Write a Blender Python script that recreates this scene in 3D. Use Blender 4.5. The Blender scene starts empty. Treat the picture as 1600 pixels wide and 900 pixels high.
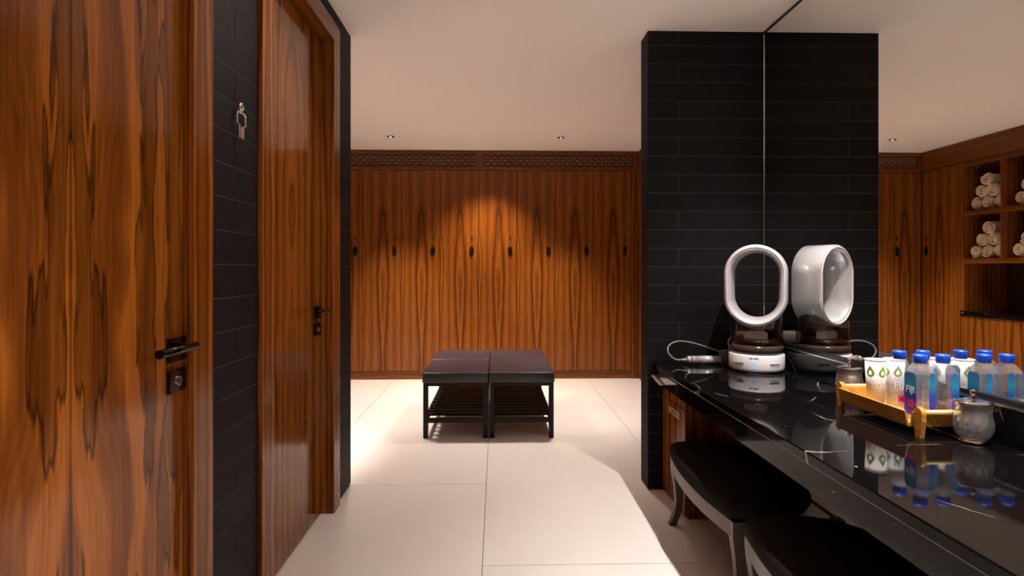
import bpy, bmesh, math, random
from mathutils import Vector, Matrix
random.seed(7)
PI = math.pi
S = bpy.context.scene
COL = S.collection

# ------------------------------------------------------------------ camera
cam_d = bpy.data.cameras.new('camera'); cam = bpy.data.objects.new('camera', cam_d); COL.objects.link(cam)
cam.location = (0, 0, 1.2)
cam.rotation_euler = (PI/2, 0, -math.atan(24/900))
cam_d.sensor_width = 36; cam_d.lens = 36*900/1600
cam_d.shift_y = -29/1600
cam_d.clip_start = 0.05
S.camera = cam
# ------------------------------------------------------------------ world, exposure
w = bpy.data.worlds.new('world'); S.world = w; w.use_nodes = True
w.node_tree.nodes['Background'].inputs[0].default_value = (1, .85, .7, 1)
w.node_tree.nodes['Background'].inputs[1].default_value = 0.02
S.view_settings.view_transform = 'Standard'; S.view_settings.look = 'None'
S.view_settings.gamma = 1; S.view_settings.use_curve_mapping = False
S.view_settings.exposure = 0.62

H = 2.5
WARM = (1, .74, .50); MILD = (1, .865, .77); WHITE = (1, .90, .85)
# x, y, watts, cone degrees, blend, colour, aim offset (dx, dy), label
LAMPS = [
    (1.18, 2.20, 125, 92, .95, WHITE, (.12, .04), 'recessed ceiling downlight above the humidifier end of the counter'),
    (1.18, 1.30, 130, 92, .95, WHITE, (.12, .04), 'recessed ceiling downlight above the tray end of the counter'),
    (1.18, 0.40, 100, 92, .95, WHITE, (.12, 0), 'recessed ceiling downlight above the near end of the counter'),
    (-.05, 2.25, 22, 92, .8, MILD, (-.7, -.15), 'recessed ceiling downlight over the aisle between the doors and the counter'),
    (-.25, 0.80, 70, 62, .8, MILD, (-.1, -.15), 'recessed ceiling downlight over the aisle near the first door'),
    (-.05, -0.60, 300, 76, .8, MILD, (0, 0), 'added fill downlight behind the camera, brightening the ceiling by bounce'),  # added unseen lamp; its bounce off the floor lifts the ceiling
    (-1.04, 4.55, 125, 96, .8, MILD, (0, 0), 'tiny pinhole downlight in ceiling left above the black benches'),
    (0.63, 4.55, 115, 92, .9, MILD, (0, 0), 'tiny pinhole downlight in ceiling right above the black benches'),
    (-1.68, 3.72, 420, 48, 1.0, MILD, (0, 0), 'added fill downlight out of view by the towel shelves, bouncing light to the ceiling'),  # fill lamp added above hidden floor to bounce light upward
    (-1.036, 5.66, 120, 74, .6, MILD, (0, -.05), 'small recessed downlight in ceiling before left lockers'),
    (0.634, 5.66, 95, 74, .6, MILD, (0, -.05), 'small recessed downlight in ceiling before right lockers'),
    (-0.10, 5.66, 105, 80, .9, WARM, (0, .28), 'tiny pinhole downlight in ceiling before the middle lockers'),
]

# ------------------------------------------------------------------ helpers
def wloc(o):
    v = Vector((0, 0, 0))
    while o: v += o.location; o = o.parent
    return v
def link(name, me, mat=None, parent=None, loc=(0, 0, 0)):
    o = bpy.data.objects.new(name, me); COL.objects.link(o)
    if mat is not None and me is not None: me.materials.clear(); me.materials.append(mat)
    o.location = loc
    if parent: o.parent = parent
    return o
def tag(o, label=None, cat=None, group=None, kind=None):
    if label: o['label'] = label
    if cat: o['category'] = cat
    if group: o['group'] = group
    if kind: o['kind'] = kind
    return o
def empty(name, loc, label=None, cat=None, group=None, kind=None, rz=0):
    o = bpy.data.objects.new(name, None); COL.objects.link(o); o.location = loc; o.rotation_euler.z = rz
    o.empty_display_size = .05
    return tag(o, label, cat, group, kind)
def finish(bm, name, smooth=False):
    me = bpy.data.meshes.new(name)
    bmesh.ops.recalc_face_normals(bm, faces=bm.faces)
    bm.to_mesh(me); bm.free()
    if smooth:
        for p in me.polygons: p.use_smooth = True
    return me
def add_box(bm, x0, x1, y0, y1, z0, z1, bev=0, seg=1):
    r = bmesh.ops.create_cube(bm, size=1)
    vs = r['verts']
    for v in vs:
        v.co = Vector(((x0+x1)/2+v.co.x*(x1-x0), (y0+y1)/2+v.co.y*(y1-y0), (z0+z1)/2+v.co.z*(z1-z0)))
    if bev:
        es = list({e for v in vs for e in v.link_edges})
        bmesh.ops.bevel(bm, geom=es, offset=bev, segments=seg, affect='EDGES', profile=.5)
def box(name, x0, x1, y0, y1, z0, z1, mat, parent=None, bev=0, seg=1, smooth=False):
    """box given in the parent's frame for rotated parents, otherwise in world axes"""
    c = Vector(((x0+x1)/2, (y0+y1)/2, (z0+z1)/2))
    bm = bmesh.new(); add_box(bm, x0-c.x, x1-c.x, y0-c.y, y1-c.y, z0-c.z, z1-c.z, bev, seg)
    loc = c - (wloc(parent) if parent else Vector((0, 0, 0)))
    return link(name, finish(bm, name, smooth), mat, parent, loc)
def lbox(name, x0, x1, y0, y1, z0, z1, mat, parent, bev=0, seg=1, smooth=False):
    """box in the parent's LOCAL frame"""
    c = Vector(((x0+x1)/2, (y0+y1)/2, (z0+z1)/2))
    bm = bmesh.new(); add_box(bm, x0-c.x, x1-c.x, y0-c.y, y1-c.y, z0-c.z, z1-c.z, bev, seg)
    return link(name, finish(bm, name, smooth), mat, parent, c)
def tube_bm(bm, pts, r, n=8, closed=False, rs=None):
    pts = [Vector(p) for p in pts]; rings = []
    up = None
    for i, p in enumerate(pts):
        if closed: d = pts[(i+1) % len(pts)]-pts[i-1]
        else: d = pts[min(i+1, len(pts)-1)]-pts[max(i-1, 0)]
        d.normalize()
        if up is None: up = Vector((0, 0, 1)) if abs(d.z) < .9 else Vector((1, 0, 0))
        a = d.cross(up)
        if a.length < 1e-4: a = d.cross(Vector((1, 0, 0)))
        a.normalize(); b = a.cross(d); up = b
        rr = rs[i] if rs else r
        rings.append([bm.verts.new(p+(a*math.cos(2*PI*k/n)+b*math.sin(2*PI*k/n))*rr) for k in range(n)])
    m = len(rings)
    for i in range(m if closed else m-1):
        A, B = rings[i], rings[(i+1) % m]
        for k in range(n): bm.faces.new((A[k], A[(k+1) % n], B[(k+1) % n], B[k]))
    if not closed:
        bm.faces.new(rings[0][::-1]); bm.faces.new(rings[-1])
def tube(name, pts, r, mat, parent=None, n=8, closed=False, rs=None, smooth=True):
    bm = bmesh.new(); tube_bm(bm, pts, r, n, closed, rs)
    return link(name, finish(bm, name, smooth), mat, parent)
def lathe_bm(bm, prof, n=32, c=(0, 0, 0), rad=None):
    rings = []
    for j, (r, z) in enumerate(prof):
        if r < 1e-5: rings.append([bm.verts.new((c[0], c[1], c[2]+z))])
        else: rings.append([bm.verts.new((c[0]+(rad(j, k, r) if rad else r)*math.cos(2*PI*k/n), c[1]+(rad(j, k, r) if rad else r)*math.sin(2*PI*k/n), c[2]+z)) for k in range(n)])
    for A, B in zip(rings, rings[1:]):
        if len(A) == 1 and len(B) == 1: continue
        for k in range(n):
            k2 = (k+1) % n
            if len(A) == 1: bm.faces.new((A[0], B[k2], B[k]))
            elif len(B) == 1: bm.faces.new((A[k], A[k2], B[0]))
            else: bm.faces.new((A[k], A[k2], B[k2], B[k]))
    if len(rings[0]) > 1: bm.faces.new(rings[0][::-1])
    if len(rings[-1]) > 1: bm.faces.new(rings[-1])
def lathe(name, prof, mat, parent=None, n=32, smooth=True, loc=(0, 0, 0), rad=None):
    bm = bmesh.new(); lathe_bm(bm, prof, n, rad=rad)
    o = link(name, finish(bm, name, smooth), mat, parent, loc)
    return o
def prism(name, poly, axis, a0, a1, mat, parent=None, bev=0, smooth=False):
    """extrude 2D polygon along axis ('x': poly=(y,z); 'y': (x,z); 'z': (x,y)), local coords"""
    f = {'x': lambda p, a: (a, p[0], p[1]), 'y': lambda p, a: (p[0], a, p[1]), 'z': lambda p, a: (p[0], p[1], a)}[axis]
    bm = bmesh.new()
    A = [bm.verts.new(f(p, a0)) for p in poly]; B = [bm.verts.new(f(p, a1)) for p in poly]
    n = len(poly)
    for i in range(n): bm.faces.new((A[i], A[(i+1) % n], B[(i+1) % n], B[i]))
    bm.faces.new(A[::-1]); bm.faces.new(B)
    if bev: bmesh.ops.bevel(bm, geom=list(bm.edges), offset=bev, segments=1, affect='EDGES')
    return link(name, finish(bm, name, smooth), mat, parent)
def copy_tree(o, parent=None):
    c = o.copy(); COL.objects.link(c); c.parent = parent
    for ch in list(o.children): copy_tree(ch, c)
    return c
def text_mesh(txt, size, extrude=.0002):
    cu = bpy.data.curves.new('lettering', 'FONT'); cu.body = txt; cu.size = size; cu.extrude = extrude
    cu.align_x = 'CENTER'; cu.align_y = 'CENTER'; cu.resolution_u = 3
    o = bpy.data.objects.new('lettering_tmp', cu); COL.objects.link(o)
    dg = bpy.context.evaluated_depsgraph_get(); dg.update()
    me = bpy.data.meshes.new_from_object(o.evaluated_get(dg))
    bpy.data.objects.remove(o); bpy.data.curves.remove(cu)
    return me

# ------------------------------------------------------------------ materials
def nmat(name):
    m = bpy.data.materials.new(name); m.use_nodes = True
    nt = m.node_tree; return m, nt, nt.nodes['Principled BSDF']
def plain(name, col, rough=.5, metal=0, spec=.5, coat=0, emit=None, es=0, noise=0, nscale=40, bump=0):
    m, nt, b = nmat(name)
    b.inputs['Base Color'].default_value = (*col, 1); b.inputs['Roughness'].default_value = rough
    b.inputs['Metallic'].default_value = metal; b.inputs['Specular IOR Level'].default_value = spec
    b.inputs['Coat Weight'].default_value = coat
    if emit: b.inputs['Emission Color'].default_value = (*emit, 1); b.inputs['Emission Strength'].default_value = es
    if noise or bump:
        tc = nt.nodes.new('ShaderNodeTexCoord'); n = nt.nodes.new('ShaderNodeTexNoise')
        n.inputs['Scale'].default_value = nscale; n.inputs['Detail'].default_value = 4
        nt.links.new(tc.outputs['Object'], n.inputs['Vector'])
        if noise:
            mx = nt.nodes.new('ShaderNodeMix'); mx.data_type = 'RGBA'
            mx.inputs[6].default_value = (*[c*(1-noise) for c in col], 1); mx.inputs[7].default_value = (*[min(1, c*(1+noise)) for c in col], 1)
            nt.links.new(n.outputs['Fac'], mx.inputs[0]); nt.links.new(mx.outputs[2], b.inputs['Base Color'])
        if bump:
            bp = nt.nodes.new('ShaderNodeBump'); bp.inputs['Strength'].default_value = bump; bp.inputs['Distance'].default_value = .002
            nt.links.new(n.outputs['Fac'], bp.inputs['Height']); nt.links.new(bp.outputs[0], b.inputs['Normal'])
    return m
def wood(name, stops, bands=26, seed=0., squash=.05, v0=-.3, warp=.12, rough=.2, axis='z', book=True, gain=1., warpx=2.6, figure=0):
    m, nt, b = nmat(name); N, L = nt.nodes, nt.links
    def math_(op, a, c=None):
        n = N.new('ShaderNodeMath'); n.operation = op
        for i, s in enumerate((a, c)):
            if s is None: continue
            if isinstance(s, (int, float)): n.inputs[i].default_value = s
            else: L.new(s, n.inputs[i])
        return n.outputs[0]
    def vec(x, y, z):
        n = N.new('ShaderNodeCombineXYZ')
        for i, s in enumerate((x, y, z)):
            if isinstance(s, (int, float)): n.inputs[i].default_value = s
            else: L.new(s, n.inputs[i])
        return n.outputs[0]
    tc = N.new('ShaderNodeTexCoord'); sp = N.new('ShaderNodeSeparateXYZ'); L.new(tc.outputs['Object'], sp.inputs[0])
    X, Y, Z = sp.outputs
    if axis == 'z': u, v = math_('ADD', X, Y), Z
    elif axis == 'x': u, v = math_('ADD', Y, Z), X
    else: u, v = math_('ADD', X, Z), Y
    au = math_('ABSOLUTE', u) if book else u
    n1 = N.new('ShaderNodeTexNoise'); n1.inputs['Scale'].default_value = 1; n1.inputs['Detail'].default_value = 3; n1.inputs['Roughness'].default_value = .55
    L.new(vec(math_('MULTIPLY', au, warpx), math_('MULTIPLY', v, .75), seed), n1.inputs['Vector'])
    vv = math_('SUBTRACT', v, v0)
    r = math_('SQRT', math_('ADD', math_('MULTIPLY', au, au), math_('MULTIPLY', math_('MULTIPLY', vv, vv), squash*squash)))
    r = math_('ADD', r, math_('MULTIPLY', n1.outputs['Fac'], warp*2))
    n2 = N.new('ShaderNodeTexNoise'); n2.noise_dimensions = '1D'; n2.inputs['Scale'].default_value = 1; n2.inputs['Detail'].default_value = 4; n2.inputs['Roughness'].default_value = .68
    L.new(math_('ADD', math_('MULTIPLY', r, bands), seed*3.7), n2.inputs['W'])
    cr = N.new('ShaderNodeValToRGB'); e = cr.color_ramp.elements
    for i, (p, c) in enumerate(stops):
        el = e[i] if i < 2 else e.new(p)
        el.position = p; el.color = (*[k*gain for k in c], 1)
    L.new(n2.outputs['Fac'], cr.inputs[0])
    n3 = N.new('ShaderNodeTexNoise'); n3.inputs['Scale'].default_value = 1; n3.inputs['Detail'].default_value = 3
    L.new(vec(math_('MULTIPLY', u, 170), math_('MULTIPLY', v, 4.5), seed), n3.inputs['Vector'])
    mr = N.new('ShaderNodeMapRange'); mr.inputs[1].default_value = .3; mr.inputs[2].default_value = .7; mr.inputs[3].default_value = .72; mr.inputs[4].default_value = 1.12
    L.new(n3.outputs['Fac'], mr.inputs[0])
    grain = mr.outputs[0]
    if figure:
        nf = N.new('ShaderNodeTexNoise'); nf.inputs['Scale'].default_value = 1; nf.inputs['Detail'].default_value = 3.5; nf.inputs['Roughness'].default_value = .5
        L.new(vec(math_('MULTIPLY', au, 11), math_('MULTIPLY', v, 1.25), seed+5), nf.inputs['Vector'])
        def mrange(src, a, b_, lo, hi):
            q = N.new('ShaderNodeMapRange'); q.interpolation_type = 'SMOOTHSTEP'; L.new(src, q.inputs[0])
            for i, k in enumerate((a, b_, lo, hi)): q.inputs[i+1].default_value = k
            return q.outputs[0]
        side = mrange(nf.outputs['Fac'], .495, .525, 1.28, .72)
        vein = mrange(math_('ABSOLUTE', math_('SUBTRACT', nf.outputs['Fac'], .515)), 0, .016, 1-.62*figure, 1)
        heart = mrange(math_('ADD', au, math_('MULTIPLY', n2.outputs['Fac'], .012)), .006, .014, .35, 1)
        grain = math_('MULTIPLY', math_('MULTIPLY', grain, side), math_('MULTIPLY', vein, heart))
    mx = N.new('ShaderNodeMix'); mx.data_type = 'RGBA'; mx.blend_type = 'MULTIPLY'; mx.inputs[0].default_value = 1
    L.new(cr.outputs[0], mx.inputs[6]); L.new(grain, mx.inputs[7]); L.new(mx.outputs[2], b.inputs['Base Color'])
    b.inputs['Roughness'].default_value = rough; b.inputs['Specular IOR Level'].default_value = .3
    return m
M = {}
TEAK = [(.22, (.045, .0120, .0022)), (.36, (.125, .034, .0052)), (.47, (.20, .060, .0085)), (.60, (.30, .094, .0125)), (.74, (.25, .072, .0105))]
M['door1'] = wood('teak_door_veneer_wide', TEAK, bands=6.5, seed=4.3, squash=.085, v0=-.45, warp=.16, rough=.13, warpx=2.2, figure=1)
M['door2'] = wood('teak_door_veneer', TEAK, bands=17, seed=2.1, squash=.07, v0=-.75, warp=.10, rough=.10, gain=.85)
M['locker'] = wood('teak_locker_veneer', TEAK, bands=26, seed=6.4, squash=.026, v0=-.9, warp=.06, rough=.27, warpx=4)
M['trim'] = wood('teak_straight_grain', TEAK, bands=24, seed=9.2, squash=.0, warp=.05, rough=.2, book=False)
M['trim_h'] = wood('teak_horizontal_grain_x', TEAK, bands=24, seed=5.2, squash=0, warp=.05, rough=.3, axis='x', book=False, gain=.75)
M['trim_y'] = wood('teak_horizontal_grain_y', TEAK, bands=22, seed=5.9, squash=0, warp=.06, rough=.25, axis='y', book=False, gain=.8)
M['dark_wood'] = plain('dark_stained_lattice_wood', (.05, .02, .009), .45)
M['fret'] = plain('brown_fretwork_wood', (.30, .14, .08), .4)
M['void'] = plain('dark_vent_void', (.006, .005, .004), .9)
M['bamboo'] = wood('golden_bamboo', [(.3, (.46, .20, .028)), (.5, (.62, .29, .045)), (.62, (.66, .33, .06)), (.75, (.7, .36, .07))], bands=60, seed=1.2, squash=0, warp=.02, rough=.3, axis='y', book=False)
M['bamboo_bar'] = plain('pale_bamboo', (.72, .50, .17), .35, noise=.12, nscale=60)
M['ceiling'] = plain('warm_white_ceiling_paint', (.96, .885, .82), .9, spec=.1)
M['floor'] = plain('cream_porcelain_slab', (.88, .825, .78), .34, noise=.03, nscale=2.2)
M['joint'] = plain('floor_joint', (.32, .26, .21), .8)
M['grout'] = plain('grey_grout', (.085, .08, .08), .8)
M['tile'] = plain('black_slate_tile', (.0075, .0065, .0074), .6, spec=.14, noise=.3, nscale=30, bump=.35)
M['tile_b'] = plain('black_slate_tile_variant', (.0092, .0082, .009), .6, spec=.14, noise=.3, nscale=26, bump=.35)
M['bronze'] = plain('dark_bronze_metal', (.05, .035, .026), .22, metal=1)
M['black_metal'] = plain('black_metal', (.02, .02, .022), .35, metal=.6)
M['steel'] = plain('satin_steel', (.75, .70, .64), .25, metal=1)
M['chrome'] = plain('polished_chrome', (.85, .84, .83), .05, metal=1)
M['leather'] = plain('black_leatherette', (.030, .027, .040), .36, bump=.15, nscale=220)
M['black_wood'] = plain('black_lacquered_wood', (.006, .005, .0048), .4, spec=.25)
M['stool_wood'] = plain('dark_taupe_lacquered_wood', (.075, .055, .045), .35)
M['fabric'] = plain('black_velvet_fabric', (.012, .009, .008), .95, spec=.1)
M['white'] = plain('glossy_white_plastic', (.80, .79, .82), .22)
M['silver'] = plain('silver_satin_plastic', (.82, .81, .84), .2, metal=.5)
M['dryer_head'] = plain('iron_grey_plastic', (.11, .09, .085), .35)
M['cable'] = plain('grey_cable', (.32, .30, .30), .4)
M['towel'] = plain('cream_terry_towel', (.80, .66, .48), .95, spec=.1, bump=.8, nscale=300)
M['blue_cap'] = plain('bright_blue_plastic', (.010, .085, .72), .3)
M['paper'] = plain('white_paper', (.86, .85, .82), .6)
M['green'] = plain('leaf_green_print', (.24, .48, .025), .6)
M['print'] = plain('dark_print', (.08, .07, .08), .6)
M['pink'] = plain('hibiscus_pink_print', (.66, .010, .17), .5)
M['pink_dark'] = plain('hibiscus_centre_print', (.30, .0, .03), .5)
M['letter'] = plain('white_lettering', (.85, .85, .88), .5)
M['led'] = plain('blue_led_display', (.1, .2, .6), .4, emit=(.25, .45, 1.), es=.7)
M['gold'] = plain('brass_plate', (.62, .46, .22), .38, metal=.7)
M['black_trim'] = plain('black_channel', (.008, .008, .008), .25)
M['stone_black'] = plain('black_base', (.01, .01, .01), .6)
M['lamp'] = plain('lamp_glow', (1, .9, .8), .5, emit=(1, .85, .65), es=6)
M['can'] = plain('dark_lamp_can', (.02, .015, .012), .5)
M['cotton'] = plain('white_cotton', (.75, .68, .66), .9)
# label: teal above, violet-blue below (print gradient on the label itself)
m, nt, b = nmat('blue_label_print'); M['label'] = m
tc = nt.nodes.new('ShaderNodeTexCoord'); sp = nt.nodes.new('ShaderNodeSeparateXYZ'); nt.links.new(tc.outputs['Object'], sp.inputs[0])
mr = nt.nodes.new('ShaderNodeMapRange'); mr.inputs[1].default_value = -.055; mr.inputs[2].default_value = .055
nt.links.new(sp.outputs[2], mr.inputs[0]); cr = nt.nodes.new('ShaderNodeValToRGB'); nt.links.new(mr.outputs[0], cr.inputs[0])
e = cr.color_ramp.elements; e[0].position = 0; e[0].color = (.07, .03, .55, 1); e[1].position = 1; e[1].color = (.02, .16, .42, 1)
el = e.new(.45); el.color = (.02, .06, .5, 1); el = e.new(.75); el.color = (.01, .28, .5, 1)
nt.links.new(cr.outputs[0], b.inputs['Base Color']); b.inputs['Roughness'].default_value = .35
# mirror
m, nt, b = nmat('mirror_silver'); M['mirror'] = m
b.inputs['Base Color'].default_value = (.82, .83, .80, 1); b.inputs['Metallic'].default_value = 1; b.inputs['Roughness'].default_value = 0.0
# thin clear plastic / tinted tank / cut glass
def thin_glass(name, tint, gloss=.12, rough=.02, bump=0, bscale=60, refr=0, white_fill=0):
    m, nt, b = nmat(name); N, L = nt.nodes, nt.links; N.remove(b)
    out = N['Material Output']
    tr = N.new('ShaderNodeBsdfTransparent'); tr.inputs[0].default_value = (*tint, 1)
    gl = N.new('ShaderNodeBsdfGlossy'); gl.inputs['Roughness'].default_value = rough; gl.inputs[0].default_value = (1, 1, 1, 1)
    lw = N.new('ShaderNodeLayerWeight'); lw.inputs[0].default_value = .35
    mr = N.new('ShaderNodeMapRange'); mr.inputs[3].default_value = gloss; mr.inputs[4].default_value = .75
    pw = N.new('ShaderNodeMath'); pw.operation = 'POWER'; pw.inputs[1].default_value = 2.
    L.new(lw.outputs['Facing'], pw.inputs[0]); L.new(pw.outputs[0], mr.inputs[0])
    mx = N.new('ShaderNodeMixShader'); L.new(mr.outputs[0], mx.inputs[0]); L.new(tr.outputs[0], mx.inputs[1]); L.new(gl.outputs[0], mx.inputs[2])
    res = mx.outputs[0]
    if refr:
        rg = N.new('ShaderNodeBsdfGlass'); rg.inputs['IOR'].default_value = 1.5; rg.inputs['Roughness'].default_value = 0
        m2 = N.new('ShaderNodeMixShader'); m2.inputs[0].default_value = refr; L.new(res, m2.inputs[1]); L.new(rg.outputs[0], m2.inputs[2]); res = m2.outputs[0]
    if bump:
        t = N.new('ShaderNodeTexCoord'); v = N.new('ShaderNodeTexVoronoi'); v.inputs['Scale'].default_value = bscale
        L.new(t.outputs['Object'], v.inputs['Vector'])
        bp = N.new('ShaderNodeBump'); bp.inputs['Strength'].default_value = bump; bp.inputs['Distance'].default_value = .004
        L.new(v.outputs['Distance'], bp.inputs['Height']); L.new(bp.outputs[0], gl.inputs['Normal'])
        if refr: L.new(bp.outputs[0], rg.inputs['Normal'])
    if white_fill:  # even white mixed into the glass, standing for reflected white and brightness
        df = N.new('ShaderNodeBsdfTranslucent'); df.inputs[0].default_value = (.9, .92, .95, 1)
        d2 = N.new('ShaderNodeBsdfDiffuse'); d2.inputs[0].default_value = (.9, .92, .95, 1)
        ad = N.new('ShaderNodeMixShader'); L.new(df.outputs[0], ad.inputs[1]); L.new(d2.outputs[0], ad.inputs[2])
        m3 = N.new('ShaderNodeMixShader'); m3.inputs[0].default_value = white_fill; L.new(res, m3.inputs[1]); L.new(ad.outputs[0], m3.inputs[2]); res = m3.outputs[0]
    L.new(res, out.inputs[0]); return m
M['clear'] = thin_glass('clear_bottle_plastic', (.96, .975, .985), .16, .05, white_fill=.08)  # mixed-in white stands for the white cups reflected in the bottle
M['smoke'] = thin_glass('smoky_tank_plastic', (.64, .57, .54), .06, .03)
M['crystal'] = thin_glass('cut_crystal_glass', (.985, .98, .985), .30, .04, refr=.10, white_fill=.10)  # mixed-in white brightens the jar glass
# black marble with white veins
m, nt, b = nmat('black_veined_marble'); M['marble'] = m; N, L = nt.nodes, nt.links
tc = N.new('ShaderNodeTexCoord')
ns = N.new('ShaderNodeTexNoise'); ns.inputs['Scale'].default_value = 2.2; ns.inputs['Detail'].default_value = 5
L.new(tc.outputs['Object'], ns.inputs['Vector'])
ma = N.new('ShaderNodeMix'); ma.data_type = 'VECTOR'; ma.inputs[0].default_value = .22
L.new(tc.outputs['Object'], ma.inputs[4]); L.new(ns.outputs['Color'], ma.inputs[5])
vo = N.new('ShaderNodeTexVoronoi'); vo.feature = 'DISTANCE_TO_EDGE'; vo.inputs['Scale'].default_value = 2.7; L.new(ma.outputs[1], vo.inputs['Vector'])
c1 = N.new('ShaderNodeValToRGB'); c1.color_ramp.elements[0].color = (1, 1, 1, 1); c1.color_ramp.elements[0].position = .0; c1.color_ramp.elements[1].position = .007; c1.color_ramp.elements[1].color = (0, 0, 0, 1)
L.new(vo.outputs['Distance'], c1.inputs[0])
n2 = N.new('ShaderNodeTexNoise'); n2.inputs['Scale'].default_value = 3.5; n2.inputs['Detail'].default_value = 3; L.new(tc.outputs['Object'], n2.inputs['Vector'])
c2 = N.new('ShaderNodeValToRGB'); c2.color_ramp.elements[0].position = .5; c2.color_ramp.elements[1].position = .66; L.new(n2.outputs['Fac'], c2.inputs[0])
mu = N.new('ShaderNodeMath'); mu.operation = 'MULTIPLY'; L.new(c1.outputs[0], mu.inputs[0]); L.new(c2.outputs[0], mu.inputs[1])
n3 = N.new('ShaderNodeTexNoise'); n3.inputs['Scale'].default_value = 55; n3.inputs['Detail'].default_value = 2; L.new(tc.outputs['Object'], n3.inputs['Vector'])
c3 = N.new('ShaderNodeValToRGB'); c3.color_ramp.elements[0].position = .765; c3.color_ramp.elements[1].position = .80; L.new(n3.outputs['Fac'], c3.inputs[0])
mm = N.new('ShaderNodeMath'); mm.operation = 'MAXIMUM'; L.new(mu.outputs[0], mm.inputs[0]); L.new(c3.outputs[0], mm.inputs[1])
mx = N.new('ShaderNodeMix'); mx.data_type = 'RGBA'; mx.inputs[6].default_value = (.003, .0026, .003, 1); mx.inputs[7].default_value = (.42, .39, .38, 1)
L.new(mm.outputs[0], mx.inputs[0]); L.new(mx.outputs[2], b.inputs['Base Color']); b.inputs['Roughness'].default_value = .045
b.inputs['Specular IOR Level'].default_value = .2

# ------------------------------------------------------------------ geometry constants
XT = -.814          # left tiled face
XM = 1.462          # mirror face
YP0, YP1 = 3.115, 3.262   # pillar front / back
XP = .823           # pillar left face
YB = 6.3            # locker fronts
XLL = -1.814        # left locker fronts
Y0 = -1.4           # behind the camera
BX = -2.32; BY = 6.82; RX = 1.56

# ------------------------------------------------------------------ setting
fl = box('floor', BX-.1, 2.1, Y0-.1, BY+.1, -.06, -.006, M['joint']); tag(fl, 'cream porcelain slab floor with fine joints', kind='structure')
g = .0018
cols = [(-1.121-1.05, -1.112, 2.35), (-1.112, -.058, 3.227), (-.058, .988, 2.335), (.988, 2.05, 3.227)]
for x0, x1, yj in cols:
    y = yj-1.79*3
    while y < BY:
        a, c_ = max(y, Y0-.05), min(y+1.79, BY+.05)
        if c_-a > .05: box('floor_slab', x0+g, x1-g, a+g, c_-g, -.02, 0, M['floor'], fl)
        y += 1.79
ce = box('ceiling', BX-.1, 2.1, Y0-.1, BY+.1, H, H+.1, M['ceiling']); tag(ce, 'plain warm white ceiling', kind='structure')

# left wall with two door openings
D1 = (.78, 1.541, -.826); D2 = (2.091, 2.851, -.862); ZD = 2.325
XC = XT-.0012       # wall core face (grout), tiles stand just proud of it
wl = empty('wall_left', (XC, 0, 0), 'dark slate tiled wall holding the two teak doors', None, kind='structure')
bm = bmesh.new()
for a, c_ in ((Y0, D1[0]-.02), (D1[1]+.02, D2[0]-.02), (D2[1]+.02, 3.219)): add_box(bm, -1.1, XC, a, c_, 0, H)
for d in (D1, D2): add_box(bm, -1.1, XC, d[0]-.02, d[1]+.02, ZD+.02, H)
add_box(bm, BX, -1.1, 3.1, 3.219, 0, H)
for v in bm.verts: v.co.x -= XC
link('wall_core', finish(bm, 'wall_core'), M['grout'], wl)
P0, PZ = .009, .1005
def rows():
    k = -1
    while True:
        a = P0+k*PZ; b_ = a+PZ
        if a > H-.01: return
        yield k, max(a, .0), min(b_, H)
        k += 1
gt = .0013
def tile(parent, x0, x1, y0, y1, z0, z1):
    if min(x1-x0, y1-y0, z1-z0) < .004: return
    d = random.uniform(-.0007, .0007)
    o = box('wall_tile', x0, x1, y0, y1, z0, z1, random.choice((M['tile'], M['tile'], M['tile_b'])), parent)
    return o
for k, z0, z1 in rows():
    if z1-z0 < .012: continue
    js = [1.63, 1.815, 2.02] if k % 2 else [1.63, 2.02]
    for a, c_ in zip(js, js[1:]): tile(wl, XC-.01, XT+random.uniform(-.0003, .0004), a+gt, c_-gt, z0+gt, z1-gt)
    tile(wl, XC-.01, XT, 2.94, 3.237, z0+gt, z1-gt)
    tile(wl, -1.42 if k % 2 else -1.12, XC-.011, 3.219, 3.237, z0+gt, z1-gt)
box('tile_band', XC-.01, XT, D1[0]-.12, 1.63, 2.43, H-.001, M['tile'], wl); box('tile_band', XC-.01, XT, 2.02, 2.94, 2.43, H-.001, M['tile'], wl)
box('tile_field', XC-.01, XT, Y0, D1[0]-.12, 0.001, H-.001, M['tile'], wl)

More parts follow.
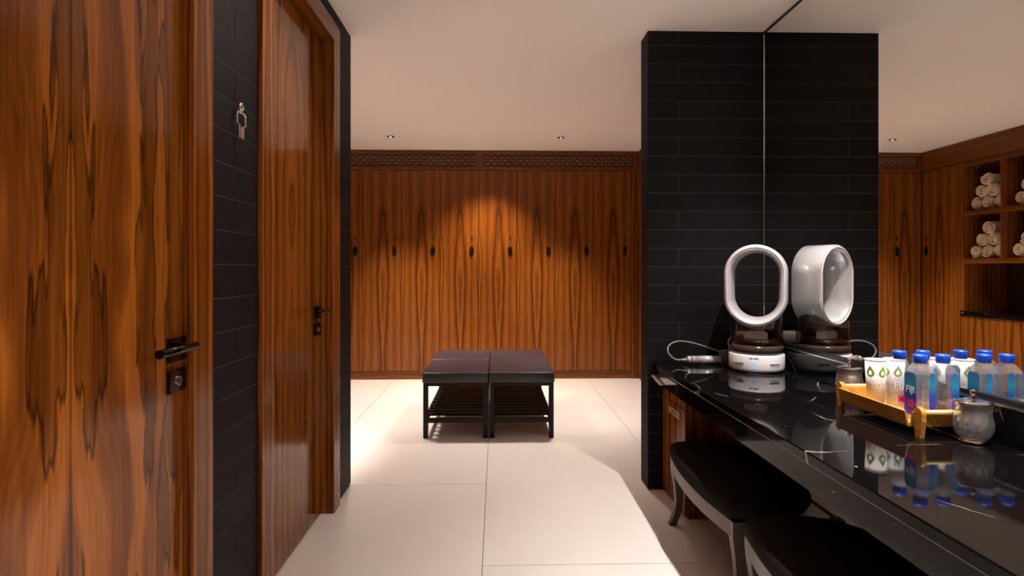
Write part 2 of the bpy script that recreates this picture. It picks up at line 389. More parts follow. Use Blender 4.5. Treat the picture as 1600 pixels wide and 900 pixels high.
def door(n, d, cw, label, handle_y, kind_mat, key):
    y0, y1, xl = d
    t = empty('door_%d' % n, (xl, (y0+y1)/2, 0), label, None, kind='structure')
    xf = -.797
    box('door_leaf', xl-.042, xl, y0+.002, y1-.002, .006, ZD-.004, kind_mat, t, bev=.0015)
    for a, c_ in ((y0-cw, y0), (y1, y1+cw)):
        box('door_casing', XC-.0005, xf, a, c_, 0.001, ZD+.0005, M['trim'], t, bev=.002)
    box('door_casing_head', XC-.0005, xf, y0-cw, y1+cw, ZD+.001, ZD+.095, M['trim_y'], t, bev=.002)
    for a, c_ in ((y0-.018, y0-.0005), (y1+.0005, y1+.018)):
        box('door_jamb', -.99, XC-.001, a, c_, .001, ZD, M['trim'], t)
    box('door_jamb_head', -.99, XC-.001, y0-.018, y1+.018, ZD+.001, ZD+.018, M['trim_y'], t)
    # lever set
    hy = handle_y
    r = box('handle_rosette', xl, xl+.011, hy-.038, hy+.038, .965, 1.026, M['bronze'], t, bev=.0015)
    lv = empty('door_handle', Vector((xl, hy, 1.0))-t.location, None); lv.parent = t
    lv['label'] = 'dark bronze lever handle'
    bm = bmesh.new(); tube_bm(bm, [(.010, -.012, .004), (.052, -.012, .004)], .0085, 14); link('handle_neck', finish(bm, 'neck', True), M['bronze'], lv)
    bm = bmesh.new(); tube_bm(bm, [(.052, .006, .004), (.052, -.158, .004)], .0105, 20)
    me = finish(bm, 'lever')
    for p in me.polygons: p.use_smooth = len(p.vertices) == 4
    link('handle_lever', me, M['bronze'], lv)
    kr = box('lock_rosette', xl, xl+.010, hy-.038, hy+.038, .886, .944, M['bronze'], t, bev=.0015)
    bm = bmesh.new(); tube_bm(bm, [(.010, 0, -.085), (.014, 0, -.085)], .0115, 20); lc = link('lock_ring', finish(bm, 'lock_ring'), M['steel'], t, lv.location)
    bm = bmesh.new(); tube_bm(bm, [(.013, 0, -.085), (.0155, 0, -.085)], .009, 20); link('lock_cylinder', finish(bm, 'lock_cyl'), M['can'], t, lv.location)
    return t
door(1, D1, .103, 'teak door with dark bronze lever in the left foreground', 1.500, M['door1'], 1)
door(2, D2, .105, 'second teak door farther along the tiled left wall', 2.785, M['door2'], 1)

# restroom sign: outline man
sg = empty('restroom_sign', (XT, 1.822, 1.60), 'small steel outline man sign on slate tiles between doors', 'sign')
def loop_pts(r, n=20): return [(.016, r*math.cos(2*PI*k/n), .107+r*math.sin(2*PI*k/n)) for k in range(n)]
tube('head_ring', loop_pts(.0105), .0042, M['steel'], sg, n=8, closed=True)
wv, lw_ = .029, .0135
bm = bmesh.new()
tube_bm(bm, [(.016, -lw_, .008), (.016, -lw_, .05), (.016, -wv, .05), (.016, -wv, .082), (.016, -wv+.008, .089), (.016, wv-.008, .089), (.016, wv, .082), (.016, wv, .05), (.016, lw_, .05), (.016, lw_, .008)], .0032, 6)
tube_bm(bm, [(.016, 0, .008), (.016, 0, .045)], .0032, 6)
link('body_outline', finish(bm, 'body_outline'), M['steel'], sg)
bm = bmesh.new()
for yy, zz in ((0, .0965), (-.02, .089), (.02, .089)): tube_bm(bm, [(0, yy, zz), (.016, yy, zz)], .0018, 6)
link('standoff', finish(bm, 'standoff'), M['steel'], sg)

# pillar
pl = empty('wall_pillar', (XP, YP0, 0), 'black slate tiled wall end between counter and locker room', None, kind='structure')
box('wall_core', XP+.0012, 2.05, YP0+.0012, YP1-.0012, 0, H-.0005, M['grout'], pl)
for k, z0, z1 in rows():
    if z1-z0 < .012: continue
    js = [XP, .991, XM+.01] if k % 2 == 0 else [XP, XM+.01]
    for a, c_ in zip(js, js[1:]): tile(pl, a+(gt if a > XP else 0), c_-gt, YP0, YP0+.012, z0+gt, z1-gt)
    tile(pl, XP, XP+.012, YP0+.012+gt, YP1, z0+gt, z1-gt)
    tile(pl, XP+.012+gt, RX, YP1-.012, YP1, z0+gt, z1-gt)

# other walls
wr = tag(box('wall_right', XM+.02, 2.05, Y0, YP0, 0, H, M['ceiling']), 'wall behind the big mirror', kind='structure')
wk = tag(box('wall_behind', BX, XM+.02, Y0-.1, Y0, 0, H, M['trim']), 'teak wall behind the camera', kind='structure')
w2 = tag(box('wall_locker_right', RX, 2.05, YP1, BY, 0, H, M['trim']), 'teak side wall right of the lockers', kind='structure')
w3 = tag(box('wall_rear', BX, 2.05, BY, BY+.1, 0, H, M['trim']), 'wall behind the rear lockers', kind='structure')
w4 = tag(box('wall_locker_left', BX-.1, BX, 3.1, BY, 0, H, M['trim']), 'wall behind the towel shelves', kind='structure')

# ------------------------------------------------------------------ lockers
LZ0, LZ1 = .09, 2.285
def make_locker(x0, x1, y, name='locker'):
    w_ = x1-x0
    t = empty(name, ((x0+x1)/2, y, 0))
    c = .0025
    bm = bmesh.new()   # open carcass
    add_box(bm, -w_/2+.001, -w_/2+.018, .022, .47, LZ0, LZ1); add_box(bm, w_/2-.018, w_/2-.001, .022, .47, LZ0, LZ1)
    add_box(bm, -w_/2+.018, w_/2-.018, .45, .47, LZ0, LZ1); add_box(bm, -w_/2+.018, w_/2-.018, .022, .45, LZ0, LZ0+.018); add_box(bm, -w_/2+.018, w_/2-.018, .022, .45, LZ1-.018, LZ1)
    link('locker_body', finish(bm, 'locker_body'), M['dark_wood'], t)
    d = lbox('locker_door', -w_/2+c, w_/2-c, 0, .02, LZ0+.003, LZ1-.003, M['locker'], t, bev=.0012)
    hx = w_/2-.075
    dl = d.location
    def dpart(o): o.parent = d; o.location = o.location-dl; return o
    # oval pull: ring with dark recess
    bm = bmesh.new()
    ring = [(hx+.019*math.cos(a), -.010, 1.40+.048*math.sin(a)) for a in [2*PI*k/24 for k in range(24)]]
    tube_bm(bm, ring, .0055, 6, closed=True)
    dpart(link('handle_rim', finish(bm, 'rim', True), M['black_metal'], t))
    bm = bmesh.new()
    A = [bm.verts.new((p[0], 0, p[2])) for p in ring]; B = [bm.verts.new((p[0], -.008, p[2])) for p in ring]
    for i in range(24): bm.faces.new((A[i], A[(i+1) % 24], B[(i+1) % 24], B[i]))
    bm.faces.new(B); bm.faces.new(A[::-1])
    dpart(link('handle_plate', finish(bm, 'plate'), M['black_metal'], t))
    bm = bmesh.new(); add_box(bm, hx-.006, hx+.006, -.030, -.006, 1.372, 1.425, .004, 2)
    dpart(link('handle_knob', finish(bm, 'knob'), M['black_metal'], t))
    bm = bmesh.new(); tube_bm(bm, [(hx+.002, 0, 1.545), (hx+.002, -.006, 1.545)], .0125, 14); tube_bm(bm, [(hx+.002, 0, 1.52), (hx+.002, -.004, 1.52)], .008, 12)
    dpart(link('keyhole', finish(bm, 'keyhole'), M['can'], t))
    return t
pitch = .4195; xs0 = -1.457
ordn = ['first', 'second', 'third', 'fourth', 'fifth', 'sixth', 'seventh']
proto = make_locker(xs0, xs0+pitch, YB)
lockers = [proto]+[copy_tree(proto) for i in range(6)]
for i, o in enumerate(lockers):
    o.location.x = xs0+pitch*(i+.5)
    tag(o, '%s full-width teak locker from the left on the rear wall' % ordn[i], 'locker', 'rear wall lockers')
nl = make_locker(XLL+.004, xs0, YB); tag(nl, 'narrow teak locker in the rear left corner, half hidden by the door wall', 'locker', 'rear wall lockers')
# side locker on the left wall (rotated to face +X)
sl = make_locker(-.2675, .2675, 0); sl.location = (XLL, 6.03, 0); sl.rotation_euler.z = PI/2; sl.scale = (1, 1, 1)
tag(sl, 'teak side locker beside the towel shelves, seen in the mirror', 'locker')
# mirror the pull to the corner side: the pull is near the corner in the photo
# plinth, filler and frieze
pb = tag(box('baseboard_rear', BX+.02, RX, YB+.012, YB+.03, 0, LZ0-.002, M['trim_h']), 'teak plinth under the rear lockers', kind='structure')
pb2 = tag(box('baseboard_left', XLL-.03, XLL-.012, 3.5, YB+.011, 0, LZ0-.002, M['trim_y']), 'teak plinth under the side units', kind='structure')
tag(box('trim_1', 1.4815, RX, YB-.004, YB+.02, 0, LZ1, M['trim']), 'teak filler strip at the right end of the lockers', kind='structure')
def frieze(x0, x1, label):
    zt, zb, fr = H-.002, LZ1+.002, .03
    t = empty('lattice_panel', ((x0+x1)/2, YB, zb)); tag(t, label, 'lattice', 'lattice frieze panels')
    box('frame_rail', x0, x1, YB-.012, YB+.03, zt-.040, zt, M['trim_h'], t, bev=.002)
    box('frame_rail', x0, x1, YB-.012, YB+.03, zb, zb+.036, M['trim_h'], t, bev=.002)
    for a in (x0, x1-.042): box('frame_stile', a, a+.042, YB-.011, YB+.03, zb+.036, zt-.040, M['trim'], t)
    box('backing', x0, x1, YB+.04, YB+.05, zb, zt, M['void'], t)
    a0, a1, b0, b1 = x0+.042, x1-.042, zb+.036, zt-.040
    bm = bmesh.new(); ww, hh = .078, (b1-b0)/2; th = .0032
    ox, oy, oz = t.location
    def bar(p, q, tk=th, y=0):
        p, q = Vector(p), Vector(q); d = (q-p).normalized(); nn = Vector((-d.y, d.x))*tk
        f = [(p.x+nn.x, p.y+nn.y), (p.x-nn.x, p.y-nn.y), (q.x-nn.x, q.y-nn.y), (q.x+nn.x, q.y+nn.y)]
        A = [bm.verts.new((s[0]-ox, 0.004+y, s[1]-oz)) for s in f]; B = [bm.verts.new((s[0]-ox, .018, s[1]-oz)) for s in f]
        for i in range(4): bm.faces.new((A[i], A[(i+1) % 4], B[(i+1) % 4], B[i]))
        bm.faces.new(A[::-1]); bm.faces.new(B)
    n = round((a1-a0)/ww); ww = (a1-a0)/n
    for i in range(n*2+1): bar((a0+ww/2*i, b0), (a0+ww/2*i, b1), th*.8)
    for j in range(1, 4): bar((a0, b0+hh/2*j), (a1, b0+hh/2*j), th*.8, .0006)
    for i in range(n):
        for j in range(2):
            bar((a0+ww*i, b0+hh*j), (a0+ww*(i+1), b0+hh*(j+1)), th, .0012); bar((a0+ww*i, b0+hh*(j+1)), (a0+ww*(i+1), b0+hh*j), th, .0018)
    f = link('fretwork', finish(bm, 'fretwork'), M['fret'], t); f['kind'] = 'stuff'
frieze(XLL+.02, -.182, 'carved lattice frieze panel above the left lockers')
frieze(-.1815, RX-.001, 'carved lattice frieze panel above the right lockers')
tag(box('trim_2', XLL-.03, XLL+.012, 3.24, YB+.03, LZ1+.0, H-.002, M['trim_y'], bev=.002), 'teak fascia above the towel shelves', kind='structure')

# ------------------------------------------------------------------ towel shelves (left wall of locker room)
SH = empty('towel_shelf', (XLL, 5.0, 0), 'teak towel shelf unit on the left wall, seen in the mirror', 'shelf')
ye, yc = 5.758, 4.30
zs = [2.235, 1.763, 1.285]
box('side_panel', XLL-.47, XLL, ye-.05, ye, .78, LZ1-.002, M['trim'], SH)
box('side_panel', XLL-.47, XLL, yc, yc+.05, .78, LZ1-.002, M['trim'], SH)
box('top_panel', XLL-.47, XLL, yc+.05, ye-.05, zs[0], LZ1-.002, M['trim_y'], SH)
for z in zs[1:]: box('shelf_board', XLL-.45, XLL, yc+.05, ye-.05, z-.026, z+.026, M['trim_y'], SH)
for y in (5.272, 4.79): 
    box('divider', XLL-.45, XLL-.001, y-.024, y+.024, zs[1]+.026, zs[0], M['trim'], SH); box('divider', XLL-.45, XLL-.001, y-.024, y+.024, zs[2]+.026, zs[1]-.026, M['trim'], SH)
box('back_panel', XLL-.47, XLL-.45, yc+.05, ye-.05, .78, zs[0], M['dark_wood'], SH)
ct = tag(box('side_counter', XLL-.47, XLL+.012, 3.26, ye-.001, .735, .778, M['marble'], bev=.002), 'black marble ledge under the towel shelves, seen in the mirror', 'ledge')
names_c = ['base cabinet next to the side locker, seen in the mirror', 'middle base cabinet under the marble ledge', 'base cabinet at the near end of the marble ledge']
for i in range(3):
    a = ye-.001-(i+1)*.83; b_ = ye-.001-i*.83-.002
    t = empty('base_cabinet', (XLL-.2, (a+b_)/2, 0), 'teak '+names_c[i], 'cabinet', 'side base cabinets')
    box('cabinet_body', XLL-.47, XLL-.022, a, b_, .09, .733, M['dark_wood'], t)
    mid = a+(b_-a)*.5
    for p, q in ((a+.002, mid-.0015), (mid+.0015, b_-.002)): box('cabinet_door', XLL-.021, XLL-.001, p, q, .093, .730, M['locker'], t, bev=.001)
tag(box('trim_3', XLL-.47, XLL, 3.24, yc-.001, .78, LZ1-.002, M['trim']), 'teak panel beyond the towel shelves', kind='structure')

# rolled towels
def towel_mesh():
    bm = bmesh.new(); R, L_ = .0655, .36; turns = 2.4; n = 60; tk = .0082
    pts = []
    for i in range(n+1):
        a = 2*PI*turns*i/n; r = .010+(R-.010)*(i/n); pts.append((r, a))
    outer = [(r*math.cos(a), r*math.sin(a)) for r, a in pts]; inner = [((r-tk*1.6)*math.cos(a), (r-tk*1.6)*math.sin(a)) for r, a in pts]
    xsec = [(-.004, .8), (0, 1.0), (-L_, 1.0)]
    def ring(x, f): 
        out = []
        for (o_, i_) in zip(outer, inner):
            m_ = ((o_[0]+i_[0])/2, (o_[1]+i_[1])/2)
            out.append((bm.verts.new((x, m_[0]+(o_[0]-m_[0])*f, m_[1]+(o_[1]-m_[1])*f)), bm.verts.new((x, m_[0]+(i_[0]-m_[0])*f, m_[1]+(i_[1]-m_[1])*f))))
        return out
    rs = [ring(0, .35), ring(-.006, 1), ring(-L_, 1)]
    for A, B in zip(rs, rs[1:]):
        for i in range(n):
            bm.faces.new((A[i][0], A[i+1][0], B[i+1][0], B[i][0])); bm.faces.new((A[i+1][1], A[i][1], B[i][1], B[i+1][1]))
        bm.faces.new((A[0][1], A[0][0], B[0][0], B[0][1])); bm.faces.new((A[n][0], A[n][1], B[n][1], B[n][0]))
    for rr in (rs[0], rs[-1]):
        for i in range(n): bm.faces.new((rr[i][0], rr[i][1], rr[i+1][1], rr[i+1][0]))
    # closing disc set back, so the gaps between the turns stay shallow
    add = [bm.verts.new((-.03, (R-.006)*math.cos(2*PI*k/32), (R-.006)*math.sin(2*PI*k/32))) for k in range(32)]; bm.faces.new(add)
    return finish(bm, 'towel_roll', True)
TW = towel_mesh(); TW.materials.append(M['towel'])
pos6 = [('bottom left', -.132, 0), ('bottom middle', 0, 0), ('bottom right', .132, 0), ('middle row left', -.066, 1), ('middle row right', .066, 1), ('topmost', 0, 2)]
for ci, (cy, cn) in enumerate(((5.485, 'left'), (5.005, 'right'))):
    for ri, (zb, rn) in enumerate(((zs[1]+.026, 'upper'), (zs[2]+.026, 'lower'))):
        for pn, dy, lv in pos6:
            o = bpy.data.objects.new('rolled_towel', TW); COL.objects.link(o)
            o.location = (XLL-.03+random.uniform(-.012, .012), cy-dy, zb+.066+lv*.1145); o.rotation_euler.x = random.uniform(0, 6.28)
            tag(o, 'rolled cream towel, %s of the pile in the %s %s mirrored cubby' % (pn, rn, cn), 'towel', 'rolled towels in the cubbies')

# ------------------------------------------------------------------ benches
def make_bench(x0, x1, seam, label):
    y0, y1 = 4.09, 5.25
    t = empty('bench', ((x0+x1)/2, (y0+y1)/2, 0)); tag(t, label, 'bench', 'black benches before the lockers')
    s = .034; ins = .006
    if seam: segs = [(y0, 4.70), (4.7005, y1)]
    else: segs = [(y0, y1)]
    for a, c_ in segs: box('seat_cushion', x0, x1, a, c_, .393, .468, M['leather'], t, bev=.010, seg=3, smooth=True)
    bm = bmesh.new()
    cx, cy = (x0+x1)/2, (y0+y1)/2
    hx, hy = (x1-x0)/2-ins, (y1-y0)/2-ins
    add_box(bm, -hx+s, hx-s, -hy, -hy+.022, .372, .3925); add_box(bm, -hx+s, hx-s, hy-.022, hy, .372, .3925)
    add_box(bm, -hx, -hx+.022, -hy+s, hy-s, .372, .3925); add_box(bm, hx-.022, hx, -hy+s, hy-s, .372, .3925)
    add_box(bm, -hx+.022, hx-.022, -hy+.022, hy-.022, .385, .3925)
    link('seat_frame', finish(bm, 'seat_frame'), M['black_wood'], t)
    for sx in (-1, 1):
        for sy in (-1, 1):
            bm = bmesh.new(); add_box(bm, -s/2, s/2, -s/2, s/2, 0, .392, .002)
            link('leg', finish(bm, 'leg'), M['black_wood'], t, (sx*(hx-s/2), sy*(hy-s/2), 0))
    for sx in (-1, 1): lbox('shelf_rail', sx*(hx-s/2)-.011, sx*(hx-s/2)+.011, -hy+s, hy-s, .110, .142, M['black_wood'], t)
    for sy in (-1, 1): lbox('shelf_rail', -hx+s, hx-s, sy*(hy-s/2)-.011, sy*(hy-s/2)+.011, .110, .142, M['black_wood'], t)
    me = None
    for i in range(11):
        yy = -hy+.10+i*(2*hy-.2)/10
        if me is None:
            bm = bmesh.new(); add_box(bm, -hx+s/2-.005, hx-s/2+.005, -.022, .022, 0, .016, .001); me = finish(bm, 'slat')
        link('slat', me, M['black_wood'], t, (0, yy, .1425))
    return t
make_bench(-.527, -.0580, True, 'left black leatherette bench with a seam across its seat')
make_bench(-.0555, .413, False, 'right black leatherette bench with an unbroken seat')

# ------------------------------------------------------------------ counter, backsplash, mirror
cn = empty('vanity_counter', (XM-.3, 1.2, 0), 'long black veined marble vanity counter along the mirror', 'counter')
XF = .848
box('counter_slab', XF, XM-.001, Y0+.01, YP0-.001, .668, .70, M['marble'], cn, bev=.0035, seg=2)
box('front_apron', XF+.004, XF+.024, Y0+.01, YP0-.001, .597, .6675, M['marble'], cn)
box('support_board', XF+.03, XM-.001, Y0+.01, YP0-.001, .640, .6675, M['black_wood'], cn)
box('backsplash', XM-.016, XM-.001, Y0+.01, YP0-.001, .7005, .806, M['marble'], cn, bev=.0015)
mi = empty('wall_mirror', (XM, 1.0, .81), 'huge wall mirror rising from the counter to the ceiling', 'mirror')
box('mirror_glass', XM, XM+.006, Y0+.01, YP0-.004, .83, H-.012, M['mirror'], mi)
box('bottom_channel', XM-.010, XM+.006, Y0+.01, YP0-.001, .8065, .8298, M['black_trim'], mi)
box('channel_bead', XM-.0165, XM-.0105, Y0+.01, YP0-.001, .8065, .812, M['steel'], mi)
box('top_channel', XM-.004, XM+.008, Y0+.01, YP0-.001, H-.011, H-.001, M['black_trim'], mi)
box('side_bead', XM-.003, XM+.006, YP0-.0038, YP0-.0003, .83, H-.012, M['steel'], mi)

# cabinet under counter at pillar end
cb = empty('under_counter_cabinet', (1.2, 2.93, 0), 'small teak cabinet under the counter beside the black pillar', 'cabinet')
box('cabinet_body', .925, XM-.02, 2.742, YP0-.002, 0, .595, M['trim'], cb)
box('drawer_front', .905, .9245, 2.743, YP0-.003, .523, .594, M['locker'], cb)
dd = box('cabinet_door', .905, .9245, 2.743, YP0-.003, .012, .518, M['locker'], cb)
pp = box('name_plate', .902, .905, 2.826, 3.006, .455, .489, M['gold'], dd); pp['label'] = 'small brass plate with faint lettering'
bm = bmesh.new()
for k in range(7):
    for r_ in range(2):
        if random.random() < .85: add_box(bm, .9012, .902, 2.875+k*.0125, 2.882+k*.0125, .464+r_*.009, .470+r_*.009)
for v in bm.verts: v.co -= wloc(pp)
pr = link('faint_print', finish(bm, 'faint_print'), M['print'], pp)
# folded sheet and slim strip just under the counter edge by the pillar
ts = empty('paper_sheet', (XF-.004, 3.0, .60), 'small white folded sheet on the counter apron beside the pillar', 'paper')
bm = bmesh.new()
A = [(-.006, .095, .028), (.0065, .085, .030), (.0065, -.075, .012), (-.006, -.062, .008)]
va = [bm.verts.new(p) for p in A]; vb = [bm.verts.new((p[0]-.0008, p[1], p[2]-.004)) for p in A]
bm.faces.new(va); bm.faces.new(vb[::-1])
for i in range(4): bm.faces.new((va[i], va[(i+1) % 4], vb[(i+1) % 4], vb[i]))
link('folded_sheet', finish(bm, 'folded_sheet'), M['paper'], ts)

# ------------------------------------------------------------------ stools
def make_stool(yc, label):
    t = empty('vanity_stool', (1.03, yc, 0)); tag(t, label, 'stool', 'upholstered stools under the counter')
    hl = .36; xf, xb = -.205, .19
    def front(y, o=0): return xf-o-.036*(1-(y/hl)**2)
    n = 20
    def outline(o):
        pts = []
        ys = [(-hl-o)+(2*(hl+o))*i/n for i in range(n+1)]
        for y in ys: pts.append((front(max(-hl, min(hl, y)), o), y))
        pts += [(xb+o, hl+o), (xb+o, -hl-o)]
        return pts
    # cushion : rounded loft
    bm = bmesh.new(); layers = [(.002, .318), (.010, .328), (.014, .350), (.010, .375), (-.012, .396), (-.07, .410), (-.13, .415)]
    rings = []
    for o, z in layers:
        pts = outline(0); cx = sum(p[0] for p in pts)/len(pts)
        ring = []
        for (x, y) in pts:
            # round the plan corners a little
            v = Vector((x-(-.02), y)); L_ = v.length
            fx = 1+o/abs(.23); fy = 1+o/hl
            ring.append(bm.verts.new((-.02+v.x*fx, v.y*fy, z)))
        rings.append(ring)
    m_ = len(rings[0])
    for A, B in zip(rings, rings[1:]):
        for k in range(m_): bm.faces.new((A[k], A[(k+1) % m_], B[(k+1) % m_], B[k]))
    bm.faces.new(rings[0][::-1]); bm.faces.new(rings[-1])
    s = link('seat_cushion', finish(bm, 'seat_cushion', True), M['fabric'], t)
    md = s.modifiers.new('sub', 'SUBSURF'); md.levels = 1; md.render_levels = 2
    # bowed front apron
    bm = bmesh.new(); ra = []
    for i in range(n+1):
        y = -hl+.02+(2*hl-.04)*i/n; x = front(y)
        ra.append([bm.verts.new((x, y, .262)), bm.verts.new((x, y, .318)), bm.verts.new((x+.022, y, .318)), bm.verts.new((x+.022, y, .262))])
    for A, B in zip(ra, ra[1:]):
        for k in range(4): bm.faces.new((A[k], A[(k+1) % 4], B[(k+1) % 4], B[k]))
    bm.faces.new(ra[0][::-1]); bm.faces.new(ra[-1])
    link('front_apron', finish(bm, 'apron', False), M['stool_wood'], t)
    for sy in (-1, 1): lbox('side_apron', xf+.02, xb-.02, sy*(hl-.018)-.011, sy*(hl-.018)+.011, .262, .317, M['stool_wood'], t)
    lbox('back_apron', xb-.03, xb-.008, -hl+.03, hl-.03, .262, .317, M['stool_wood'], t)
    # sabre legs
    for sx, x in ((-1, xf+.016), (1, xb-.018)):
        for sy in (-1, 1):
            bm = bmesh.new(); pr_ = []
            for z, off, hw in ((.318, 0, .020), (.26, .001, .0195), (.19, .010, .018), (.12, .014, .016), (.06, .006, .015), (.02, -.008, .015), (0, -.016, .0155)):
                cx = x-sx*off; cy = sy*(hl-.018)-sy*off*.3
                pr_.append([bm.verts.new((cx+a*hw, cy+b*hw, z)) for a, b in ((-1, -1), (1, -1), (1, 1), (-1, 1))])
            for A, B in zip(pr_, pr_[1:]):
                for k in range(4): bm.faces.new((A[k], A[(k+1) % 4], B[(k+1) % 4], B[k]))
            bm.faces.new(pr_[0][::-1]); bm.faces.new(pr_[-1])
            link('leg', finish(bm, 'leg', False), M['stool_wood'], t)
    return t
make_stool(2.345, 'bow-fronted black stool under the counter, nearest the pillar')
make_stool(1.525, 'bow-fronted black stool in the right foreground corner')

# ------------------------------------------------------------------ humidifier fan
FA = math.radians(29)
fan = empty('bladeless_fan', (1.295, 2.84, .70), 'white and silver bladeless humidifier fan on the black counter', 'fan', rz=-FA)
# local: +y away from viewer along the loop axis, x lateral
bd = lathe('base', [(0, 0), (.118, 0), (.118, .006), (.128, .010), (.130, .02), (.130, .082), (.127, .087), (0, .087)], M['white'], fan, 48)
fb = lathe('base_foot', [(0, -.0), (.1195, -.0), (.1195, .0055), (0, .0055)], M['stone_black'], fan, 40)
lathe('tank_collar', [(0, .0875), (.1245, .0875), (.1245, .122), (.119, .130), (0, .130)], plain('smoky_dark_collar', (.055, .038, .033), .12), fan, 48)
rl = .143; zl = 1.065-.70; lh = .40
def tank():
    bm = bmesh.new(); n = 48; R = .1205
    def top(x, y):
        s_ = zl-math.sqrt(max(rl*rl-min(abs(x), .119)**2, 0))-.002
        d = math.hypot(x, y)/R
        dome = .272-.03*d**4
        k = min(1, max(0, (y-.079)/.02)); k = k*k*(3-2*k)
        return min(s_*(1-k)+max(s_, dome)*k, .288)
    bot = [bm.verts.new((R*math.cos(2*PI*k/n), R*math.sin(2*PI*k/n), .131)) for k in range(n)]
    prev = [bm.verts.new((R*math.cos(2*PI*k/n), R*math.sin(2*PI*k/n), top(R*math.cos(2*PI*k/n), R*math.sin(2*PI*k/n))-.006)) for k in range(n)]
    for k in range(n): bm.faces.new((bot[k], bot[(k+1) % n], prev[(k+1) % n], prev[k]))
    for f in (.97, .88, .76, .62, .46, .3, .15):
        ring = [bm.verts.new((f*R*math.cos(2*PI*k/n), f*R*math.sin(2*PI*k/n), top(f*R*math.cos(2*PI*k/n), f*R*math.sin(2*PI*k/n)))) for k in range(n)]
        for k in range(n): bm.faces.new((prev[k], prev[(k+1) % n], ring[(k+1) % n], ring[k]))
        prev = ring
    bm.faces.new(prev)
    return finish(bm, 'tank', True)
tk = link('water_tank', tank(), M['smoke'], fan); tk['label'] = 'smoky see-through water tank'
lathe('tank_filter', [(0, .131), (.104, .131), (.102, .152), (.096, .156), (0, .157)], plain('dark_filter_cap', (.022, .012, .009), .3), fan, 32)
lathe('tank_valve', [(0, .1985), (.016, .1985), (.018, .204), (.018, .2165), (0, .2165)], plain('dark_valve', (.06, .045, .04), .4), fan, 20)
prism('tank_insert', [(-.052, .1575), (.052, .1575), (.052, .186), (.030, .198), (-.030, .198), (-.052, .186)], 'y', -.045, .0, M['white'], fan)
# loop amplifier
def loop_mesh():
    bm = bmesh.new(); N_ = 64; hs = lh/2-rl
    def path(r, k):
        a = 2*PI*k/N_; c_, s_ = math.cos(a), math.sin(a)
        return r*c_, r*s_+(hs if s_ >= 0 else -hs)
    zc = zl+hs
    # cross section: (inset from outer radius, y)
    sec = [(0.004, -.075), (0, -.070), (0, .070), (.004, .075), (.014, .078), (.022, .072), (.040, .035), (.040, .0), (.030, -.055), (.022, -.0745), (.013, -.078)]
    rings = []
    for k in range(N_):
        ring = []
        for ins, y in sec:
            x, z = path(rl-ins, k); ring.append(bm.verts.new((x, y, zc+z)))
        rings.append(ring)
    m_ = len(sec)
    for i in range(N_):
        A, B = rings[i], rings[(i+1) % N_]
        for k in range(m_): bm.faces.new((A[k], A[(k+1) % m_], B[(k+1) % m_], B[k]))
    return finish(bm, 'loop', True)
lp = link('loop', loop_mesh(), M['silver'], fan); lp['label'] = 'silver racetrack-shaped loop'
lsl = bmesh.new()
bm = lsl
N_ = 48; hs = lh/2-rl
pts = []
for k in range(N_):
    a = 2*PI*k/N_; pts.append(((rl-.0125)*math.cos(a), -.0785, zl+hs+(rl-.0125)*math.sin(a)+(hs if math.sin(a) >= 0 else -hs)))
tube_bm(bm, pts, .0028, 6, closed=True)
link('rim_line', finish(bm, 'rim_line', True), M['white'], lp)
# led and small print on the curved front of the base (front faces the viewer)
def on_base(a, z, r=.1305): return Vector((r*math.sin(a), -r*math.cos(a), z))
bm = bmesh.new()
for (a, z) in ((-.03, .052), (.04, .052), (.005, .046), (-.03, .040), (.04, .040), (.005, .030), (.03, .027), (-.02, .027)):
    p = on_base(a, z); add_box(bm, p.x-.0026, p.x+.0026, p.y-.0006, p.y+.0006, z-.0022, z+.0022)
link('led_display', finish(bm, 'led_display'), M['led'], bd)
bm = bmesh.new()
for k in range(9):
    if k == 3: continue
    p = on_base(-.14+k*.035, .073); add_box(bm, p.x-.0019, p.x+.0019, p.y-.0005, p.y+.0005, .0715, .0750 if k % 3 else .0765)
link('small_print', finish(bm, 'small_print'), M['print'], bd)
bm = bmesh.new()
for a in (-.75, .6):
    for j in range(8):
        p = on_base(a+j*.05, .048, .1302); add_box(bm, p.x-.004, p.x+.004, p.y-.004, p.y+.0002, .0475, .0487)
link('seam_line', finish(bm, 'seam_line'), M['cable'], bd)

# ------------------------------------------------------------------ hair dryer
dr = empty('hair_dryer', (1.205, 3.00, .70), 'silver handled hair dryer lying on the counter by the fan', 'hair dryer')
def hl_tube(name, a, b, r, mat, n=20, parent=dr, rs=None):
    bm = bmesh.new(); tube_bm(bm, [a, b], r, n, rs=rs); me = finish(bm, name)
    for p in me.polygons: p.use_smooth = len(p.vertices) == 4
    return link(name, me, mat, parent)
lathe('head', [(.022, 0), (.031, 0), (.034, .004), (.034, .074), (.031, .078), (.024, .078), (.022, .070), (.022, .004)], M['dryer_head'], dr, 32)
lathe('head_ring', [(.0225, .0782), (.0305, .0782), (.0305, .0792), (.0225, .0792)], M['steel'], dr, 32)
hl_tube('handle', (-.031, 0, .026), (-.150, 0, .026), .0205, M['silver'])
hl_tube('handle_collar', (-.150, 0, .026), (-.190, 0, .026), .0200, M['cable'])
hl_tube('handle_end', (-.190, 0, .026), (-.205, 0, .026), .0188, M['silver'])
hl_tube('cable_sleeve', (-.205, 0, .026), (-.240, 0, .024), .01, M['cable'], 12, rs=[.010, .006])
def spline(pts, n=8):
    out = []; P = [Vector(p) for p in pts]; P = [P[0]]+P+[P[-1]]
    for i in range(1, len(P)-2):
        for k in range(n):
            t_ = k/n; a, b, c, d = P[i-1], P[i], P[i+1], P[i+2]
            out.append(.5*((2*b)+(c-a)*t_+(2*a-5*b+4*c-d)*t_*t_+(3*b-a-3*c+d)*t_**3))
    out.append(P[-2]); return out
